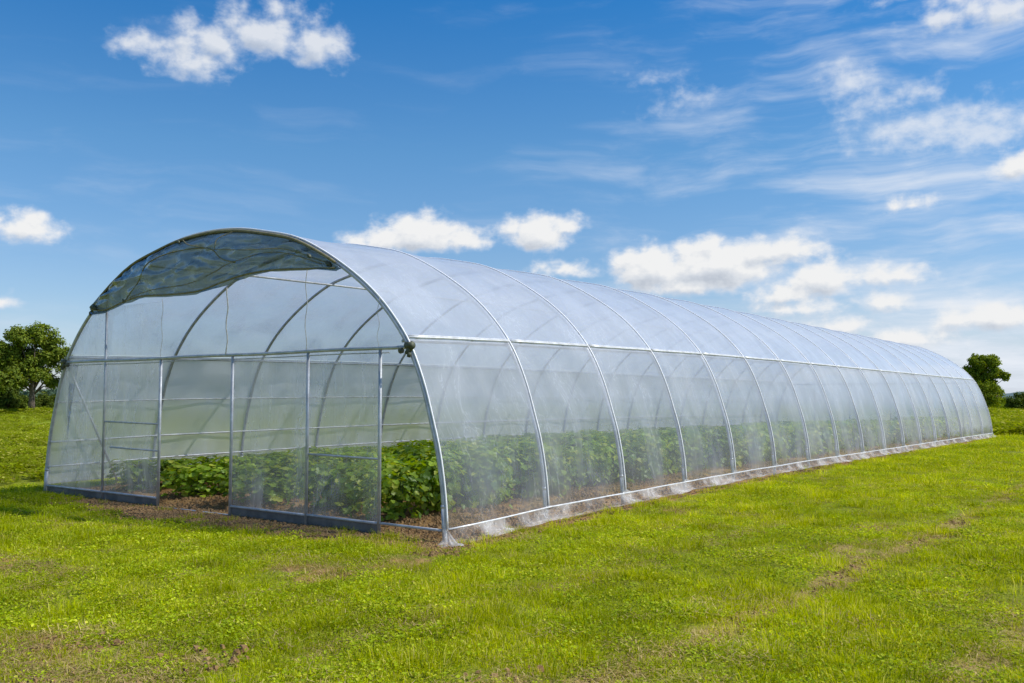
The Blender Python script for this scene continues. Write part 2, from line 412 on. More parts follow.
panel('end_film', .02, 1.77, .145, RZ - .02, M_end, 1)
panel('end_film', 1.81, 3.31, .145, RZ - .02, M_end, 2)
panel('end_film', 5.07, 6.58, .145, RZ - .02, M_end, 3)
panel('end_film', 6.62, 7.86, .145, RZ - .02, M_endt, 4)
def upper(u, v):
    z = lerp(RZ + .02, 3.05, v); xl = next((p.x for p in PR if p.z >= z), 1.4) + .01
    x = lerp(xl, 3.33, u); return (x, .02 + .02 * ns(x * 3, z, 8) + .008 * ns(x * 11, z * 3, 3), z)
MB().grid(40, 24, upper).build('end_film', M_endt, GH)
# wind brace inside the long left wall
MB().tube([(.53, .06, 2.12), (.30, .62, 1.20), (.10, 1.28, .02)], .02, 8).build('wind_brace', M_rail, GH)
# cords hanging between the folded curtain and the cross rail
for x, zt, w_ in ((3.36, 3.08, .004), (4.93, 3.13, .009), (6.57, 3.24, .005), (7.86, 2.80, .003)):
    MB().tube([(x + .02 * sin(k * 1.3 + x), -.02, lerp(RZ, zt, k / 10)) for k in range(11)], w_, 6).build('cord', M_cord, GH)
# folded up curtain of spare film under the top of the front hoop
low = [(1.40, 3.00), (1.57, 2.94), (1.87, 2.95), (2.36, 3.05), (3.04, 3.12), (3.57, 3.09), (4.31, 3.08), (4.88, 3.15), (5.43, 3.215), (5.95, 3.27), (6.45, 3.245), (6.83, 3.225), (7.22, 3.17)]
def curtain(u, v):
    x = lerp(1.42, 7.20, u); top = archz(x) + .012; bot = table(x, low); z = lerp(bot, top, v)
    hh = top - bot
    bulge = sin(pi * min(1, v * 1.02)) * min(.30, hh * .42)
    roll = .06 * math.exp(-(v / .09) ** 2)
    f = .06 * ns(x * 1.3, z * 3.0, 2) - .09 * abs(ns(x * 1.6 + z * 2.2, z * 6, 6)) + .09 * abs(ns(x * 2.2 - z * 5, z * 5, 1)) + .012 * ns(x * 9, z * 14, 3)
    # slack creases radiating from the tie points
    f += .03 * sin(5 * v + 6 * ns(x * .8, v, 5)) * sin(pi * v)
    f += .030 * (1 - abs(2 * ((x * 1.1 + v * 1.7 + .8 * ns(x, v * 2, 3)) % 1) - 1)) * sin(pi * v) * sm(.1, .5, v) 
    return (x, -.03 - bulge * .7 - roll + f * sm(1, .85, v), z - roll * .2)
CU = MB().grid(150, 34, curtain).build('folded_curtain', M_fold, GH)
def on_curtain(x, v, d=.03):
    q = Vector(curtain((x - 1.42) / 5.78, v)); q.y -= d; return q
def rope(pts, r, m=M_seam):
    P = catmull([on_curtain(*p) for p in pts], 8); MB().tube(P, r, 7).build('seam', m, CU)
rope([(1.45, .5), (1.9, .1), (2.4, .04), (3.0, .03), (3.7, .03), (4.4, .03), (5.0, .05), (5.5, .05), (6.0, .03), (6.6, .05), (7.15, .3)], .013)
rope([(2.55, .06), (2.95, .35), (3.35, .62), (3.8, .72), (4.4, .72), (4.85, .62), (5.1, .42), (5.35, .32)], .009)
rope([(2.6, .08), (3.4, .12), (4.2, .16), (4.8, .25), (5.3, .33), (6.1, .5), (6.9, .35)], .006)
rope([(3.9, .97), (4.25, .8), (4.6, .7), (4.9, .6)], .007)
rope([(4.9, .62), (5.6, .55), (6.3, .62), (7.0, .5)], .006)
rope([(5.1, .95), (4.95, .8), (4.93, .62)], .006)
MB().tube([on_curtain(lerp(1.5, 7.12, k / 60), .975, .025) for k in range(61)], .02, 8).build('seam', M_seam, CU)
b = MB()
for px_, vv, rr in ((3.86, .93, .032), (2.5, .06, .03), (5.32, .33, .02), (1.66, .35, .055), (7.0, .45, .05), (6.75, .6, .035)):
    c = on_curtain(px_, vv, .03); MB().tube([c + Vector((-rr, 0, rr * .7)), c, c + Vector((rr * .8, 0, -rr * .6))], [rr * .4, rr * .75, rr * .3], 8).build('tie', M_clamp, CU)
# wrapped edge on the shaded front hoop where the curtain ends
for side in (0,):
    s0 = s_at(z=3.0); s0 = TOT - s0 if side else s0
    pts = [arc(s0 + (k - 3) * .04)[0] + Vector((0, -.03, -.02 - .03 * abs(k - 3) * .2)) for k in range(7)]
    MB().tube(pts, [.01, .035, .025, .04, .03, .03, .01], 8).build('tie', M_clamp, CU)

# ---- far end wall
for x in posts:
    MB().tube([(x, LEN, -.02), (x, LEN, RZ if x != posts[0] else archz(x))], .02, 8).build('end_post', M_tube, GH, loc=(0, 0, rise(LEN)))
MB().tube([(x0, LEN, RZ + rise(LEN)), (W - x0, LEN, RZ + rise(LEN))], .022, 8).build('cross_rail', M_tube, GH)
def farend(u, v):
    x = lerp(.02, W - .02, u); return (x, LEN + .02 + .02 * ns(x * 2, v * 4), rise(LEN) + v * max(.02, archz(x) - .02))
MB().grid(48, 16, farend).build('end_film', M_back, GH)

# ------------------------------------------------------------------ foliage makers
def leaf_poly(V, F, c, nrm, up, L, Wd, fold=.25, lobes=True):
    nrm = nrm.normalized(); t = up - nrm * up.dot(nrm)
    if t.length < 1e-4: t = nrm.orthogonal()
    t.normalize(); s = t.cross(nrm)
    b = len(V)
    if lobes:
        shape = [(0, 0, 0), (.42, .05, .3), (.5, .42, .35), (.30, .50, .2), (.36, .78, .1), (0, 1.0, -.35), (-.36, .78, .1), (-.30, .50, .2), (-.5, .42, .35), (-.42, .05, .3)]
    else:
        shape = [(0, 0, 0), (.34, .3, .2), (.34, .65, .15), (0, 1.0, -.25), (-.34, .65, .15), (-.34, .3, .2)]
    V.append(c + t * (.45 * L) - nrm * fold * .25 * L)
    for (a, q, h) in shape: V.append(c + s * (a * Wd * 2) + t * (q * L) + nrm * (h * fold * L * .6))
    n = len(shape)
    for k in range(n): F.append((b, b + 1 + k, b + 1 + (k + 1) % n))
def crop_mesh(seed, R, H, n):
    rnd = random.Random(seed); V = []; F = []
    stems = [(rnd.uniform(0, 2 * pi), rnd.uniform(.25, 1)) for _ in range(9)]
    lump = [(Vector((rnd.uniform(-.6, .6) * R, rnd.uniform(-.6, .6) * R, rnd.uniform(.35, .8) * H)), rnd.uniform(.24, .42)) for _ in range(12)]
    for k in range(n):
        c0, r = rnd.choice(lump)
        d = Vector((rnd.gauss(0, 1), rnd.gauss(0, 1), rnd.gauss(.25, 1))).normalized()
        p = c0 + d * r * rnd.uniform(.65, 1.05)
        if k % 6 == 0: p.z *= rnd.uniform(.1, .6)
        if p.z < .04: p.z = rnd.uniform(.05, .25)
        if p.z > H * 1.04: p.z = H * rnd.uniform(.9, 1.04)
        nr = (d + Vector((0, 0, .7)) + Vector((rnd.gauss(0, .35), rnd.gauss(0, .35), rnd.gauss(0, .35))))
        out = Vector((d.x, d.y, -.25)) + Vector((rnd.gauss(0, .3), rnd.gauss(0, .3), 0))
        L = rnd.uniform(.06, .14); leaf_poly(V, F, p - out.normalized() * L * .5, nr, out, L, L * rnd.uniform(.42, .52), .3)
    me = bpy.data.meshes.new('crop_foliage'); me.from_pydata([tuple(v) for v in V], [], F); me.materials.append(M_crop); me.update()
    b = MB()
    for a, q in stems:
        b.tube([(0, 0, -.03), (cos(a) * q * R * .35, sin(a) * q * R * .35, H * .35), (cos(a) * q * R * .75, sin(a) * q * R * .75, H * rnd.uniform(.6, .85))], [.011, .008, .004], 5)
    ms = bpy.data.meshes.new('crop_stem'); ms.from_pydata([tuple(v) for v in b.v], [], b.f); ms.materials.append(M_stem); ms.update()
    return me, ms
crops = [crop_mesh(s, .48, .80, 430) for s in range(6)]
rowx = [1.25, 2.78, 4.31, 5.84, 7.30]
rowname = ['row along the left side wall', 'second row from the left side wall', 'middle row behind the open doorway', 'second row from the right side film', 'row beside the right side film']
first = ['low bushy crop plant behind the brace at the left front corner', 'round leafy crop plant at the left post of the open doorway', 'dark leafy crop plant standing in full view inside the open doorway', 'leafy crop plant behind the hazy film panel right of the doorway', 'tall bright leafy crop plant in the unfilmed gap beside the right corner post']
rnd = random.Random(11)
for r, x in enumerate(rowx):
    y = 1.0 if r != 4 else .95; k = 0
    while y < LEN - .8:
        me, ms = crops[rnd.randrange(6)]
        big = [.56, .64, .68, .78, .88][r] * rnd.uniform(.84, 1.13)
        px_ = x + rnd.uniform(-.09, .09)
        e = empty('crop_plant', (px_, y + rnd.uniform(-.06, .06), gz(px_, y))); e.rotation_euler.z = rnd.uniform(0, 2 * pi)
        wd = rnd.uniform(1.0, 1.16) if r < 4 else rnd.uniform(.92, 1.05)
        e.scale = (wd, wd, big)
        if k == 0: tag(e, first[r], 'crop plant', 'leafy crop plants growing in rows inside the greenhouse')
        else: tag(e, 'leafy green plant further back in the ' + rowname[r], 'crop plant', 'leafy crop plants in the ' + rowname[r])
        f = bpy.data.objects.new('foliage', me); COL.objects.link(f); f.parent = e
        s_ = bpy.data.objects.new('stem', ms); COL.objects.link(s_); s_.parent = e
        y += rnd.uniform(.58, .70); k += 1

# ---- trees
def cam_at(az, d, dz=0):
    a = radians(az); return Vector((CAM.x + d * sin(a), CAM.y + d * cos(a), dz))
def make_tree(name, loc, H, lobes, mat, label, cat, leafn=11000, leaf=.22, trunk_r=.28, seed=1, group=None, fork=.28):
    """lobes: (x, z, r) in metres seen from the camera side; depth is filled in at random"""
    rnd = random.Random(seed); root = empty(name, loc); tag(root, label, cat, group)
    view = Vector((loc.x - CAM.x, loc.y - CAM.y, 0)).normalized(); right = Vector((view.y, -view.x, 0))
    b = MB(); V = []; F = []
    b.tube([(0, 0, -.2), (0, 0, H * fork * .5), (.05, 0, H * fork), (.1, 0, H * .55)], [trunk_r * 1.3, trunk_r, trunk_r * .8, trunk_r * .35], 9)
    clumps = []
    for (lx, lz, lr) in lobes:
        c = right * lx + view * rnd.uniform(-.7, .7) * lr + Vector((0, 0, lz))
        b.tube([Vector((0, 0, H * fork * rnd.uniform(.7, 1.1))), Vector((c.x * .45, c.y * .45, lerp(H * fork, c.z, .55))), c], [trunk_r * .4, trunk_r * .22, .03], 6)
        for _ in range(max(9, int(17 * lr))):
            d = Vector((rnd.gauss(0, 1), rnd.gauss(0, 1), rnd.gauss(0, .9))).normalized() * lr * rnd.uniform(.35, 1.0)
            q = c + d; rr = rnd.uniform(.32, .62) * lr ** .5
            clumps.append((q, rr)); b.tube([c, c + d * .6 + Vector((0, 0, .1)), q], [.035, .02, .008], 4)
    tot = sum(r ** 2 for _, r in clumps)
    for q, rr in clumps:
        for _ in range(int(leafn * rr ** 2 / tot)):
            d = Vector((rnd.gauss(0, 1), rnd.gauss(0, 1), rnd.gauss(0, .75))); d = d.normalized() * rr * rnd.uniform(.3, 1.15)
            p = q + d; nr = (d.normalized() * .8 + Vector((rnd.gauss(0, .5), rnd.gauss(0, .5), .5 + rnd.gauss(0, .4)))).normalized()
            t = nr.orthogonal().normalized(); t.rotate(Matrix.Rotation(rnd.uniform(0, 6.28), 3, nr)); s = t.cross(nr); L = leaf * rnd.uniform(.6, 1.3)
            k = len(V); V += [p - t * L * .5, p + s * L * .33, p + t * L * .5, p - s * L * .33]; F.append((k, k + 1, k + 2, k + 3))
    b.build('trunk', M_bark, root); obj('crown', V, F, mat, root, smooth=False); return root
P = cam_at(-64.45, 105)
make_tree('broadleaf_tree', P, 8.8, [(-2.6, 3.8, 1.2), (-2.4, 5.8, 1.4), (-1.3, 7.6, 1.4), (.2, 8.2, 1.2), (1.5, 7.5, 1.2), (2.5, 6.1, 1.2), (3.0, 4.6, .9), (1.2, 5.4, 1.3), (-.5, 5.6, 1.6), (-1.2, 3.9, 1.2), (1.0, 4.0, 1.1), (2.2, 3.1, .8)], M_tree,
          'tall spreading green tree standing alone-looking at the field edge on the left', 'tree', 30000, .25, .3, 3)
make_tree('broadleaf_tree', cam_at(-66.3, 112), 7.6, [(-1.5, 5.6, 1.4), (0, 6.4, 1.3), (.9, 4.6, 1.5), (-.6, 3.4, 1.6), (1.2, 2.4, 1.3)], M_tree2,
          'darker tree cut off by the left edge of the picture', 'tree', 24000, .27, .25, 5)
bl = [(-65.6, 110, 3.0, M_tree2, 'dark bush filling the gap between the two left-hand trees'),
      (-63.75, 113, 2.4, M_tree2, 'dark low bush at the foot of the tall left tree'),
      (-62.9, 116, 2.1, M_bush, 'small lighter bush just left of the greenhouse end'),
      (-9.75, 131, 4.4, M_bush, 'rounded bright green bush under the right-hand tree'),
      (-8.95, 138, 2.2, M_bush, 'low pale green bush between the right-hand tree and the dark bush'),
      (-7.75, 128, 2.5, M_tree2, 'dark green round bush at the right edge of the picture'),
      (-6.6, 128, 2.8, M_tree2, 'broad dark bush just beyond the right edge')]
for i, (az, d, h, m, lab) in enumerate(bl):
    w_ = h * .55
    make_tree('bush', cam_at(az, d), h, [(-w_ * .8, h * .42, w_ * .55), (0, h * .62, w_ * .6), (w_ * .8, h * .45, w_ * .55), (0, h * .3, w_ * .6), (w_ * .4, h * .25, w_ * .5), (-w_ * .5, h * .2, w_ * .5)], m, lab, 'bush', 8000, .22, .08, 20 + i, fork=.15)
make_tree('broadleaf_tree', cam_at(-9.45, 133), 7.4, [(a_ * .84, b_ * .87, c_ * .9) for a_, b_, c_ in [(-2.1, 6.0, 1.0), (-1.2, 7.2, 1.0), (.1, 7.6, 1.0), (1.1, 7.0, .9), (-.6, 6.0, 1.0), (1.9, 5.3, .7), (2.7, 4.9, .6), (-1.0, 4.8, .9), (.5, 4.2, .8), (-.2, 2.9, 1.2), (-1.6, 3.4, .9), (1.1, 2.6, 1.0), (-.4, 6.9, 1.1), (.9, 5.6, .9)]], M_bush,
          'open crowned tree with a side limb behind the far right end of the greenhouse', 'tree', 30000, .27, .22, 9)

# ---- distant wood and hill
def wood(az0, az1, d, hmin, hmax, seed, name, mat):
    rnd = random.Random(seed); V = []; F = []; a = az0
    while a < az1:
        dd = d * rnd.uniform(.96, 1.06); c = cam_at(a, dd); h = lerp(hmin, hmax, .5 + .5 * noise.noise(Vector((a * .35, seed, 0)))) * rnd.uniform(.85, 1.15)
        r = h * rnd.uniform(.4, .65)
        for _ in range(150):
            dv = Vector((rnd.gauss(0, 1), rnd.gauss(0, 1), rnd.gauss(0, 1))).normalized()
            p = Vector((c.x + dv.x * r, c.y + dv.y * r, max(.2, h * .5 + dv.z * h * .5))); nr = (dv + Vector((rnd.gauss(0, .4), rnd.gauss(0, .4), rnd.gauss(0, .4)))).normalized()
            t = nr.orthogonal().normalized(); s = t.cross(nr); L = h * .16 * rnd.uniform(.7, 1.4)
            k = len(V); V += [p - t * L, p + s * L * .8, p + t * L, p - s * L * .8]; F.append((k, k + 1, k + 2, k + 3))
        a += math.degrees(r * .75 / d)
    return obj(name, V, F, mat, smooth=False)
tag(wood(-72, -10.5, 260, 3.0, 5.0, 2, 'distant_wood', M_wood), 'thin line of far-off woodland along the horizon behind the greenhouse', 'wood', kind='stuff')
M_hill = simple('hazy_hill', (.060, .105, .115), (.085, .135, .135), .02, 1.0)  # the blue of distant air is put into the hill colour
def hill(az0, az1, d, h, seed):
    V = []; F = []; n = 160
    for k in range(n + 1):
        a = lerp(az0, az1, k / n); p = cam_at(a, d); e = sin(pi * k / n) ** .5
        z = e * (h * (.75 + .5 * noise.noise(Vector((a * .25, seed, 0)))) + 1.6 * noise.noise(Vector((a * 4, seed, 1))))
        for q, zz in ((cam_at(a, d - 120), -1), (cam_at(a, d - 40), z * .7), (p, z), (cam_at(a, d + 200), -1)): V.append((q.x, q.y, zz))
    for k in range(n):
        for j in range(3): F.append((k * 4 + j, k * 4 + 4 + j, k * 4 + 5 + j, k * 4 + 1 + j))
    return obj('hills', V, F, M_hill)
tag(hill(-30, 25, 950, 10, 3), kind='structure')
tag(hill(-95, -45, 1000, 8, 8), kind='structure')

# ------------------------------------------------------------------ grass, weeds and the crop field
def blades(seed, n, R, h0, h1, w, lean=.5, wide=False):
    rnd = random.Random(seed); V = []; F = []
    for _ in range(n):
        a = rnd.uniform(0, 2 * pi); r = R * rnd.random() ** .6; x, y = r * cos(a), r * sin(a)
        h = rnd.uniform(h0, h1); d = Vector((cos(a), sin(a), 0)) * rnd.uniform(.1, lean) + Vector((rnd.gauss(0, .22), rnd.gauss(0, .22), 0))
        ww = w * rnd.uniform(.7, 1.3); yaw = rnd.uniform(0, pi); s = Vector((cos(yaw), sin(yaw), 0)) * ww
        p0 = Vector((x, y, -.01)); p1 = p0 + Vector((0, 0, h * .55)) + d * h * .35; p2 = p0 + Vector((0, 0, h * (.95 - .25 * d.length))) + d * h * 1.0
        k = len(V); V += [p0 - s, p0 + s, p1 + s * .8, p1 - s * .8, p2]
        F += [(k, k + 1, k + 2, k + 3), (k + 3, k + 2, k + 4)]
    return V, F
def weeds(seed, n, R, h0, h1, L0):
    rnd = random.Random(seed); V = []; F = []
    for _ in range(n):
        a = rnd.uniform(0, 2 * pi); r = R * rnd.random() ** .55; h = rnd.uniform(h0, h1) * (1 - .4 * r / R)
        p = Vector((r * cos(a), r * sin(a), h)); L = L0 * rnd.uniform(.6, 1.3); out = Vector((cos(a + rnd.gauss(0, .8)), sin(a + rnd.gauss(0, .8)), rnd.uniform(-.2, .5)))
        leaf_poly(V, F, p, Vector((rnd.gauss(0, .5), rnd.gauss(0, .5), 1)), out, L, L * .45, .3, False)
    return V, F
def src(name, V, F, mats):
    me = bpy.data.meshes.new(name); me.from_pydata([tuple(v) for v in V], [], F)
    for m in mats: me.materials.append(m)
    me.update(); return bpy.data.objects.new(name, me)
def collection(name, objs):
    c = bpy.data.collections.new(name)
    for o in objs: c.objects.link(o)
    return c
short = [src('grass_tuft_%s' % 'abcdef'[k], *blades(100 + k, 150, .20, .02, .065, .0022, 1.0), [M_grass]) for k in range(6)]
long_ = [src('grass_tuft_long_%s' % 'abc'[k], *blades(200 + k, 80, .12, .04, .125, .0024, 1.0), [M_grass]) for k in range(3)]
wds = [src('weed_patch_%s' % 'abc'[k], *weeds(300 + k, 95, .18, .01, .06, .022), [M_weed]) for k in range(3)]
M_straw = leaf_mat('dead_straw', (.34, .25, .10), (.62, .50, .22), (.30, .20, .08), .2, .7, 3, .0)
def litter(seed, n, R_):
    rnd = random.Random(seed); V = []; F = []
    for _ in range(n):
        a = rnd.uniform(0, 2 * pi); r = R_ * rnd.random() ** .6; p = Vector((r * cos(a), r * sin(a), rnd.uniform(.002, .02)))
        d = Vector((rnd.gauss(0, 1), rnd.gauss(0, 1), rnd.gauss(0, .25))).normalized() * rnd.uniform(.02, .06); q = Vector((-d.y, d.x, 0)).normalized() * .0022
        k = len(V); V += [p - q, p + q, p + d + q * .5, p + d - q * .5]; F.append((k, k + 1, k + 2, k + 3))
    return V, F
straw = [src('straw_litter_%s' % 'ab'[k], *litter(500 + k, 90, .2), [M_straw]) for k in range(2)]
M_clod = simple('soil_clod', (.13, .07, .025), (.34, .21, .09), 25, .95, .5)
def clods(seed, n, R_):
    rnd = random.Random(seed); V = []; F = []
    for _ in range(n):
        a = rnd.uniform(0, 2 * pi); r = R_ * rnd.random() ** .6; c = Vector((r * cos(a), r * sin(a), .004)); h = .006 + .022 * rnd.random() ** 3; k = len(V)
        V += [c + Vector((cos(w) * h * rnd.uniform(.7, 1.3), sin(w) * h * rnd.uniform(.7, 1.3), -.005)) for w in (0, 1.26, 2.5, 3.8, 5.0)]
        V += [c + Vector((cos(w) * h * .6, sin(w) * h * .6, h * rnd.uniform(.5, 1))) for w in (.5, 2.6, 4.6)]
        F += [(k, k + 1, k + 5), (k + 1, k + 6, k + 5), (k + 1, k + 2, k + 6), (k + 2, k + 3, k + 6), (k + 3, k + 7, k + 6), (k + 3, k + 4, k + 7), (k + 4, k + 5, k + 7), (k + 4, k, k + 5), (k + 5, k + 6, k + 7)]
    return V, F
C_clod = collection('clod_sources', [src('soil_clods_%s' % 'abc'[k], *clods(520 + k, 40, .22), [M_clod]) for k in range(3)])
C_grass = collection('grass_sources', short + long_ + wds + straw)          # sorted by name: tuft a-f, long a-c, weed a-c
order = sorted([o.name for o in short + long_ + wds + straw])
IDX = {n: i for i, n in enumerate(order)}
field = [src('field_plant_%s' % 'abc'[k], *weeds(400 + k, 130, .30, .06, .42, .085), [M_field]) for k in range(3)] + \
        [src('field_tuft_%s' % 'ab'[k], *blades(410 + k, 120, .25, .20, .55, .005, .6), [M_field]) for k in range(2)]
C_field = collection('field_sources', field)

def scatter_tree(coll):
    g = bpy.data.node_groups.new('scatter_' + coll.name, 'GeometryNodeTree')
    g.interface.new_socket('Geometry', in_out='INPUT', socket_type='NodeSocketGeometry')
    g.interface.new_socket('Geometry', in_out='OUTPUT', socket_type='NodeSocketGeometry')
    N, L = g.nodes, g.links
    i, o = N.new('NodeGroupInput'), N.new('NodeGroupOutput')
    ci = N.new('GeometryNodeCollectionInfo'); ci.inputs['Collection'].default_value = coll; ci.inputs['Separate Children'].default_value = True; ci.inputs['Reset Children'].default_value = True
    ip = N.new('GeometryNodeInstanceOnPoints'); ip.inputs['Pick Instance'].default_value = True
    def attr(name, typ):
        a = N.new('GeometryNodeInputNamedAttribute'); a.data_type = typ; a.inputs['Name'].default_value = name
        return next(s for s in a.outputs if s.enabled and s.name == 'Attribute')
    L.new(i.outputs[0], ip.inputs['Points']); L.new(ci.outputs[0], ip.inputs['Instance'])
    L.new(attr('idx', 'INT'), ip.inputs['Instance Index']); L.new(attr('scl', 'FLOAT_VECTOR'), ip.inputs['Scale'])
    a = N.new('GeometryNodeInputNamedAttribute'); a.data_type = 'FLOAT_VECTOR'; a.inputs['Name'].default_value = 'rot'
    e2r = N.new('FunctionNodeEulerToRotation'); L.new(next(s for s in a.outputs if s.enabled and s.name == 'Attribute'), e2r.inputs[0]); L.new(e2r.outputs[0], ip.inputs['Rotation'])
    L.new(ip.outputs[0], o.inputs[0]); return g
def scatter(name, pts, coll, mat):
    me = bpy.data.meshes.new(name); me.from_pydata([p[0] for p in pts], [], []); me.materials.append(mat)
    for an, ty, key, k in (('rot', 'FLOAT_VECTOR', 'vector', 1), ('scl', 'FLOAT_VECTOR', 'vector', 2)):
        A = me.attributes.new(an, ty, 'POINT'); A.data.foreach_set(key, [c for p in pts for c in p[k]])
    A = me.attributes.new('idx', 'INT', 'POINT'); A.data.foreach_set('value', [p[3] for p in pts])
    o = bpy.data.objects.new(name, me); COL.objects.link(o)
    md = o.modifiers.new('scatter', 'NODES'); md.node_group = scatter_tree(coll); return o
rnd = random.Random(5); pts = []
VA = -36.81
def polar_pts(d0, d1, dens, spread=36):
    a0, a1 = radians(VA - spread), radians(VA + spread)
    area = .5 * (d1 * d1 - d0 * d0) * (a1 - a0)
    for _ in range(int(area * dens)):
        d = math.sqrt(rnd.uniform(d0 * d0, d1 * d1)); a = rnd.uniform(a0, a1)
        yield CAM.x + d * sin(a), CAM.y + d * cos(a), d
for d0, d1, dens in ((2.6, 8, 85), (8, 12, 62), (12, 18, 36), (18, 28, 20), (28, 42, 10), (42, 62, 5)):
    for x, y, d in polar_pts(d0, d1, dens):
        if -.12 < x < W + .14 and -.02 < y < LEN + .1: continue
        if x < -1.5 - .5 * ns(y * .5, 1) and y > -2: continue
        bb = bare(x, y); 
        if W < x < W + .5 and -.2 < y < LEN and rnd.random() < .93: continue
        if (bb > .25 or rnd.random() < .10) and rnd.random() < .5:
            s = rnd.uniform(.8, 1.4); pts.append(((x, y, gz(x, y) + rnd.uniform(0, .03) * (bb < .25)), (rnd.gauss(0, .05), rnd.gauss(0, .05), rnd.uniform(0, 6.28)), (s, s, s), IDX['straw_litter_' + rnd.choice('ab')]))
        if rnd.random() < bb * .80: continue
        v = ns(x * .8, y * .8, 20); v2 = ns(x * .33, y * .33, 31); q = rnd.random()
        s = lerp(1.0, 1.9, sm(7, 40, d)) * rnd.uniform(.75, 1.25) * (1 - .4 * bb)
        hs = s * (1 + .35 * v + .2 * v2)
        near_edge = (-.9 < y < 0 and x > -1) or (W < x < W + .85 and y > 0)
        if q < .06 + .14 * sm(.1, .5, v) + (.12 if near_edge else 0): nm = 'grass_tuft_long_' + rnd.choice('abc'); hs *= rnd.uniform(.7, 1.25)
        elif q < .36 + .2 * sm(0, .4, -v2): nm = 'weed_patch_' + rnd.choice('abc')
        else: nm = 'grass_tuft_' + rnd.choice('abcdef')
        if near_edge and x > W: hs *= .8
        pts.append(((x, y, gz(x, y)), (rnd.gauss(0, .06), rnd.gauss(0, .06), rnd.uniform(0, 6.28)), (s, s, max(.35, hs)), IDX[nm]))
for _ in range(170):      # longer grass left standing against the boards and the skirt
    x, y = (rnd.uniform(.2, 8.8), rnd.uniform(-.42, -.06)) if rnd.random() < .4 else (W + rnd.uniform(.2, .5), rnd.random() ** 1.5 * LEN)
    if 3.2 < x < 5.1 and rnd.random() < .8: continue
    if y < 0 and ns(x * 1.3, 5) < -.05: continue
    s = rnd.uniform(.6, 1.1); pts.append(((x, y, gz(x, y)), (rnd.gauss(0, .1), rnd.gauss(0, .1), rnd.uniform(0, 6.28)), (s, s, s * rnd.uniform(.7, 1.5)), IDX['grass_tuft_long_' + rnd.choice('abc')]))
# distinct dark clumps
for _ in range(70):
    for x, y, d in polar_pts(5.5, 16, .012):
        if -.2 < x < W + .5 and y > -.3: continue
        if x < -1: continue
        for k in range(rnd.randint(2, 5)):
            xx, yy = x + rnd.gauss(0, .1), y + rnd.gauss(0, .1); s = rnd.uniform(.8, 1.3)
            pts.append(((xx, yy, gz(xx, yy)), (0, 0, rnd.uniform(0, 6.28)), (s, s, s * rnd.uniform(.9, 1.4)), IDX['grass_tuft_long_' + rnd.choice('abc')]))
G = scatter('grass', pts, C_grass, M_grass); tag(G, 'bright green mown grass and low weeds covering the field around the greenhouse', 'grass', kind='stuff')
print('grass instances', len(pts))
pts = []
for k in range(6500):
    if k % 3: x, y = rnd.uniform(.1, W + .45), rnd.uniform(-.9, 0) if k % 3 == 1 and k % 4 else rnd.random() ** 1.4 * (LEN - .3) + .1
    else:
        d = rnd.uniform(4, 24); a = radians(VA + rnd.uniform(-33, 33)); x, y = CAM.x + d * sin(a), CAM.y + d * cos(a)
    if bare(x, y) < .5 + rnd.uniform(-.1, .3) or abs(x - W) < .08 or (W < x < W + .22 and y > 0): continue
    s = rnd.uniform(.6, 1.4); pts.append(((x, y, gz(x, y)), (0, 0, rnd.uniform(0, 6.28)), (s, s, s), rnd.randrange(3)))
CLD = scatter('soil_clods', pts, C_clod, M_clod); tag(CLD, 'loose crumbs of brown soil on the beds and the worn ground', 'soil crumbs', kind='stuff')
pts = []
for d0, d1, dens in ((13, 30, 6), (30, 60, 3.5), (60, 110, 1.0)):
    for x, y, d in polar_pts(d0, d1, dens, 34):
        left = x < -1.7 - .6 * ns(y * .5, 1) and y > -1.5 and x > -75
        back = y > LEN + 1.6 + .5 * ns(x * .4, 2)
        if not (left or back): continue
        if left and not back and x > -3 and y > 3: pass
        s = rnd.uniform(.6, 1.1) * (1.35 if back else .62) * (1 + .35 * sm(50, 110, d))
        pts.append(((x, y, gz(x, y) if d < 60 else 0), (0, 0, rnd.uniform(0, 6.28)), (s * 1.35, s * 1.35, s * (1 + .4 * ns(x * .3, y * .3, 2))), rnd.choices(range(5), (3, 3, 3, 1, 1))[0]))
G2 = scatter('field_plants', pts, C_field, M_field); tag(G2, 'taller leafy field vegetation behind and to the left of the greenhouse', 'field plants', kind='stuff')
print('field instances', len(pts))

# ------------------------------------------------------------------ light, sky, clouds
SUN_EL, SUN_AZ = 50, 60          # azimuth clockwise from +Y
sd = Vector((sin(radians(SUN_AZ)) * cos(radians(SUN_EL)), cos(radians(SUN_AZ)) * cos(radians(SUN_EL)), sin(radians(SUN_EL))))
L_ = bpy.data.lights.new('sun', 'SUN'); L_.energy = 5.0; L_.angle = radians(.5); L_.color = (1, .955, .88)
so = bpy.data.objects.new('sun', L_); COL.objects.link(so); so.rotation_euler = sd.to_track_quat('Z', 'Y').to_euler(); so.location = (20, 20, 40)

WD = bpy.data.worlds.new('World'); SC.world = WD; WD.use_nodes = True
t = NT(WD.node_tree); t.N.clear()
sky = t.n('ShaderNodeTexSky', sky_type='NISHITA', sun_disc=False, sun_elevation=radians(SUN_EL), sun_rotation=radians(SUN_AZ), altitude=0, air_density=1.0, dust_density=.6, ozone_density=2.0)
sz = t.n('ShaderNodeSeparateXYZ', {0: t.n('ShaderNodeTexCoord').outputs['Generated']}).outputs[2]
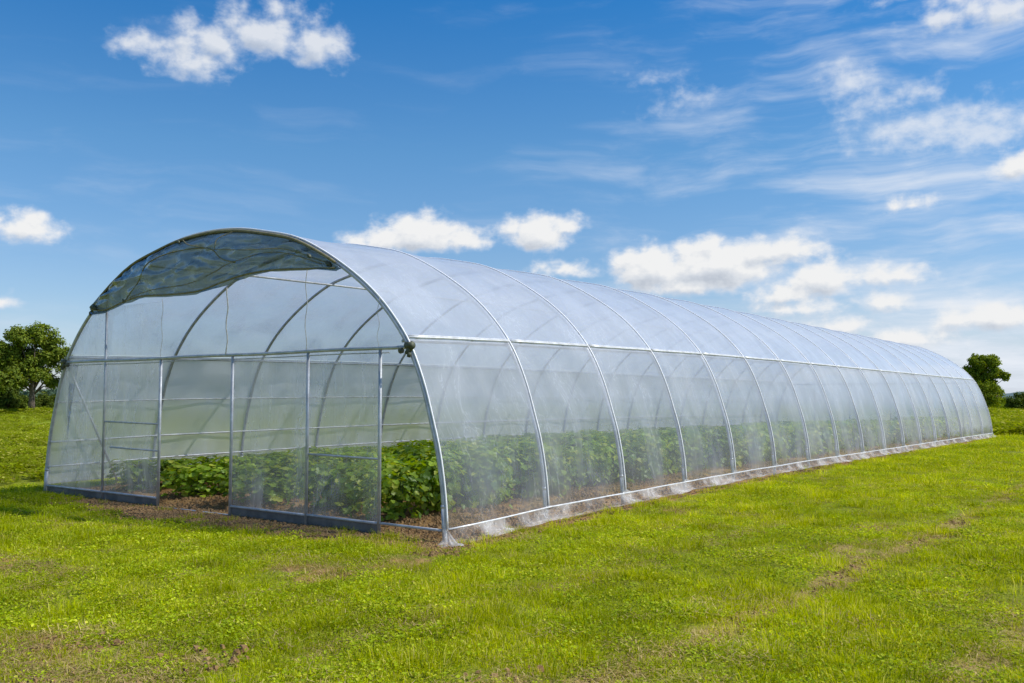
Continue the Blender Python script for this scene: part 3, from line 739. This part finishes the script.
# clear air high up: the blue deepens away from the horizon
deep = t.ramp(t.m('MULTIPLY', sz, 2.0), [(0, (.104, .109, .130)), (.30, (.085, .109, .132)), (.52, (.064, .110, .138)), (.84, (.020, .091, .146)), (1, (.026, .076, .125))])
mulc = t.n('ShaderNodeMix', data_type='RGBA', blend_type='MULTIPLY'); mulc.inputs[0].default_value = 1
t.L.new(sky.outputs[0], mulc.inputs[6]); t.L.new(deep, mulc.inputs[7])
bg = t.n('ShaderNodeBackground', {'Color': mulc.outputs[2], 'Strength': 1.0})
wo = t.n('ShaderNodeOutputWorld'); t.L.new(bg.outputs[0], wo.inputs['Surface'])

# the clouds: a very large dome around the place, clear wherever there is no cloud
import numpy as np
CL = [(-59.4, 19.9, 2.6, 1.2), (-56.6, 19.3, 3.3, 1.6), (-55.0, 20.6, 3.0, 1.5), (-52.4, 21.2, 3.1, 1.9), (-49.41, 20.87, 1.83, 1.89), (-50.17, 22.79, 1.82, 0.76), (-64.91, 9.29, 2.07, 0.93), (-66.0, 5.21, 0.86, 0.38), (-44.78, 9.67, 2.79, 0.92), (-42.6, 10.08, 3.44, 1.35), (-39.97, 9.87, 1.89, 0.8), (-35.17, 10.13, 2.15, 1.36), (-33.78, 10.61, 1.64, 0.86), (-33.35, 7.95, 2.13, 0.56), (-28.18, 7.81, 2.34, 1.6), (-24.22, 7.96, 3.9, 1.7), (-20.66, 8.79, 3.37, 1.07), (-25.74, 6.96, 4.24, 0.98), (-20.12, 6.14, 2.31, 0.84), (-17.83, 7.0, 2.36, 1.18), (-14.08, 7.06, 2.04, 0.81), (-14.55, 5.52, 1.62, 0.75), (-19.28, 5.39, 2.86, 0.72), (-9.15, 4.46, 2.9, 1.0), (-13.2, 3.4, 2.6, .7), (-17.2, 4.2, 2.4, .6), (-10.95, 20.93, 2.6, 1.33), (-8.16, 20.76, 2.47, 1.6), (-14.4, 22.29, 1.65, 0.47), (-7.83, 12.56, 1.26, 1.18), (-12.97, 11.04, 1.48, 0.62)]
CW = [(-16.17, 18.23, 1.9, 1.21), (-15.09, 17.12, 2.42, 1.21), (-12.64, 17.26, 1.59, 0.86), (-12.43, 15.16, 4.22, 1.31), (-9.5, 15.0, 4.0, 1.6), (-26.22, 18.16, 1.9, 0.62), (-28.07, 19.52, 1.0, 0.3)]
rnd = random.Random(77)
for k in range(27):       # and the rest of the sky
    CL.append((-1 + k * 10.6 + rnd.uniform(-3, 3), rnd.uniform(5, 24), rnd.uniform(3, 6), rnd.uniform(1, 2)))
puffs = []
for ci_, (a, e, ra, re) in enumerate(CL):
    soft = .28 if ci_ < 6 else (.3 if 26 <= ci_ < 31 else 0)        # the high ones are ragged and thin
    puffs.append((a, e, ra * 1.0, re * 1.0, 1.35, soft))
    for k in range(9 if not soft else 4):
        w = rnd.uniform(-.15, pi + .15); q = rnd.uniform(.45, .85); r = re * rnd.uniform(.3, .62)
        puffs.append((a + ra * q * cos(w), e + re * q * sin(w), r * 1.25, r, 1.0))
AZ = np.radians(np.arange(-180, 180.01, .3)); EL = np.radians(np.concatenate([np.arange(-1, 26, .25), np.arange(26, 44, 1.0)]))
ga, ge = np.meshgrid(np.degrees(AZ), np.degrees(EL))
def cfield(da, de, cl):
    acc = np.full(ga.shape, -9.0)
    for c in cl:
        sq = c[4] if len(c) > 4 else 1.0
        dx = ((ga + da - c[0] + 180) % 360 - 180) / c[2]; dy = (ge + de - c[1]) / c[3]; dy = np.where(dy < 0, dy * sq, dy)
        f = (1 - np.sqrt(dx * dx + dy * dy)) * min(c[2], c[3]) - (c[5] if len(c) > 5 else 0)
        acc = np.maximum(acc, np.maximum(f, -9))
    return acc
f0 = cfield(0, 0, puffs); f1 = cfield(.25, .55, puffs); fw_ = cfield(0, 0, CW); RD = 2300.0
dv = np.stack([CAM.x + RD * np.cos(EL)[:, None] * np.sin(AZ)[None, :], CAM.y + RD * np.cos(EL)[:, None] * np.cos(AZ)[None, :], 1.6 + RD * np.sin(EL)[:, None] * np.ones_like(AZ)[None, :]], -1).reshape(-1, 3)
na, ne = len(AZ), len(EL)
jj, ii = np.meshgrid(np.arange(ne - 1), np.arange(na - 1), indexing='ij'); q0 = (jj * na + ii).ravel()
m, t = newmat('cloud_sky')
dome = obj('sky', dv.tolist(), np.stack([q0, q0 + na, q0 + na + 1, q0 + 1], 1).tolist(), m)
tag(dome, kind='structure')
for nm, arr in (('cumulus', f0), ('cumulus_sunward', f1), ('wisp', fw_)):
    dome.data.attributes.new(nm, 'FLOAT', 'POINT').data.foreach_set('value', arr.astype(np.float32).ravel())
def fa(n_): return t.n('ShaderNodeAttribute', attribute_name=n_).outputs['Fac']
gp = t.n('ShaderNodeVectorMath', {0: t.n('ShaderNodeNewGeometry').outputs['Position'], 1: tuple(CAM)}, operation='SUBTRACT').outputs[0]
sx = t.n('ShaderNodeSeparateXYZ', {0: t.vm('NORMALIZE', gp)})
az = t.m('MULTIPLY', t.m('ARCTAN2', sx.outputs[0], sx.outputs[1]), 57.29578); el = t.m('MULTIPLY', t.m('ARCSINE', sx.outputs[2]), 57.29578)
ae = t.n('ShaderNodeCombineXYZ', {0: az, 1: el, 2: 0.0}).outputs[0]
pv = t.vm('MULTIPLY', ae, (1, 1.35, 1))
n1 = t.n('ShaderNodeTexNoise', {'Vector': pv, 'Scale': .75, 'Detail': 6, 'Roughness': .55, 'Distortion': .1}).outputs['Fac']
n1b = t.n('ShaderNodeTexNoise', {'Vector': t.vm('ADD', pv, (.22, .55, 0)), 'Scale': .75, 'Detail': 4, 'Roughness': .6}).outputs['Fac']
amp = t.mr(el, 12, 17, 1.7, 2.4)
F0 = t.m('MULTIPLY_ADD', t.m('SUBTRACT', n1, .47), amp, fa('cumulus'))
dens = t.m('MULTIPLY', t.mr(F0, -.22, t.mr(el, 12, 17, .62, 1.15)), t.mr(el, 13, 18, 1, .84))
lit = t.m('ADD', .66, t.m('ADD', t.m('MULTIPLY', t.m('SUBTRACT', fa('cumulus'), fa('cumulus_sunward')), .85), t.m('MULTIPLY', t.m('SUBTRACT', n1, n1b), 1.2)))
lit = t.m('SUBTRACT', lit, t.mr(F0, .3, 1.6, 0, .28), clamp=True)
ccol = t.ramp(lit, [(0, (.52, .57, .65)), (.35, (.68, .72, .78)), (.75, (.88, .885, .89))])
wis = t.m('MULTIPLY', t.mr(t.m('MULTIPLY_ADD', t.m('SUBTRACT', n1, .5), 3.6, fa('wisp')), -.45, 1.7), .74)
rot = t.n('ShaderNodeMapping', {'Vector': ae, 'Rotation': (0, 0, radians(-14)), 'Scale': (.075, .42, 1)}).outputs[0]
wob = t.n('ShaderNodeTexNoise', {'Vector': ae, 'Scale': .12, 'Detail': 2}).outputs['Color']
ci = t.noise(t.vm('ADD', rot, t.vm('MULTIPLY', wob, (.9, .9, 0))), 1.0, 6, .58)
rightm = t.mr(az, -44, -8); lowm = t.mr(el, 19, 2)
cm = t.m('ADD', t.m('MULTIPLY', rightm, .62), t.m('MULTIPLY', lowm, .34))
cirr = t.m('MULTIPLY', t.mr(t.m('MULTIPLY_ADD', cm, .16, ci), .50, .86), t.m('ADD', cm, .14), clamp=True)
veil = t.m('MULTIPLY', t.m('MULTIPLY', t.mr(el, 10, 0), t.mr(az, -34, -10, .32, .95)), t.mr(ci, .3, .7, .5, 1.0))
inv = t.m('MULTIPLY', t.m('MULTIPLY', t.m('SUBTRACT', 1, veil), t.m('SUBTRACT', 1, cirr)), t.m('MULTIPLY', t.m('SUBTRACT', 1, wis), t.m('SUBTRACT', 1, dens)))
c = t.mix(cirr, (.66, .74, .88), (.80, .85, .92)); c = t.mix(wis, c, (.86, .88, .91)); c = t.mix(dens, c, ccol)
em = t.n('ShaderNodeEmission', {'Color': c, 'Strength': 1.0}).outputs[0]
fade = t.m('MULTIPLY', t.m('SUBTRACT', 1, inv), t.mr(el, 43, 34))
surf(t, t.n('ShaderNodeMixShader', {0: fade, 1: t.n('ShaderNodeBsdfTransparent').outputs[0], 2: em}).outputs[0])
m.cycles.emission_sampling = 'NONE'

# ------------------------------------------------------------------ camera and render settings
cd = bpy.data.cameras.new('camera'); cam = bpy.data.objects.new('camera', cd); COL.objects.link(cam)
cd.sensor_width = 36; cd.lens = 915.25 * 36 / 1024; cd.clip_start = .05; cd.clip_end = 6000
cam.location = CAM; cam.rotation_euler = (pi / 2 + .0621, 0, .6425)
SC.camera = cam
SC.view_settings.view_transform = 'Standard'; SC.view_settings.look = 'None'; SC.view_settings.exposure = 0; SC.view_settings.gamma = 1
cy = SC.cycles; cy.use_denoising = True; cy.use_adaptive_sampling = True; cy.adaptive_threshold = .02
cy.max_bounces = 8; cy.diffuse_bounces = 3; cy.glossy_bounces = 3; cy.transmission_bounces = 6; cy.transparent_max_bounces = 28
cy.sample_clamp_indirect = 6; cy.caustics_reflective = False; cy.caustics_refractive = False
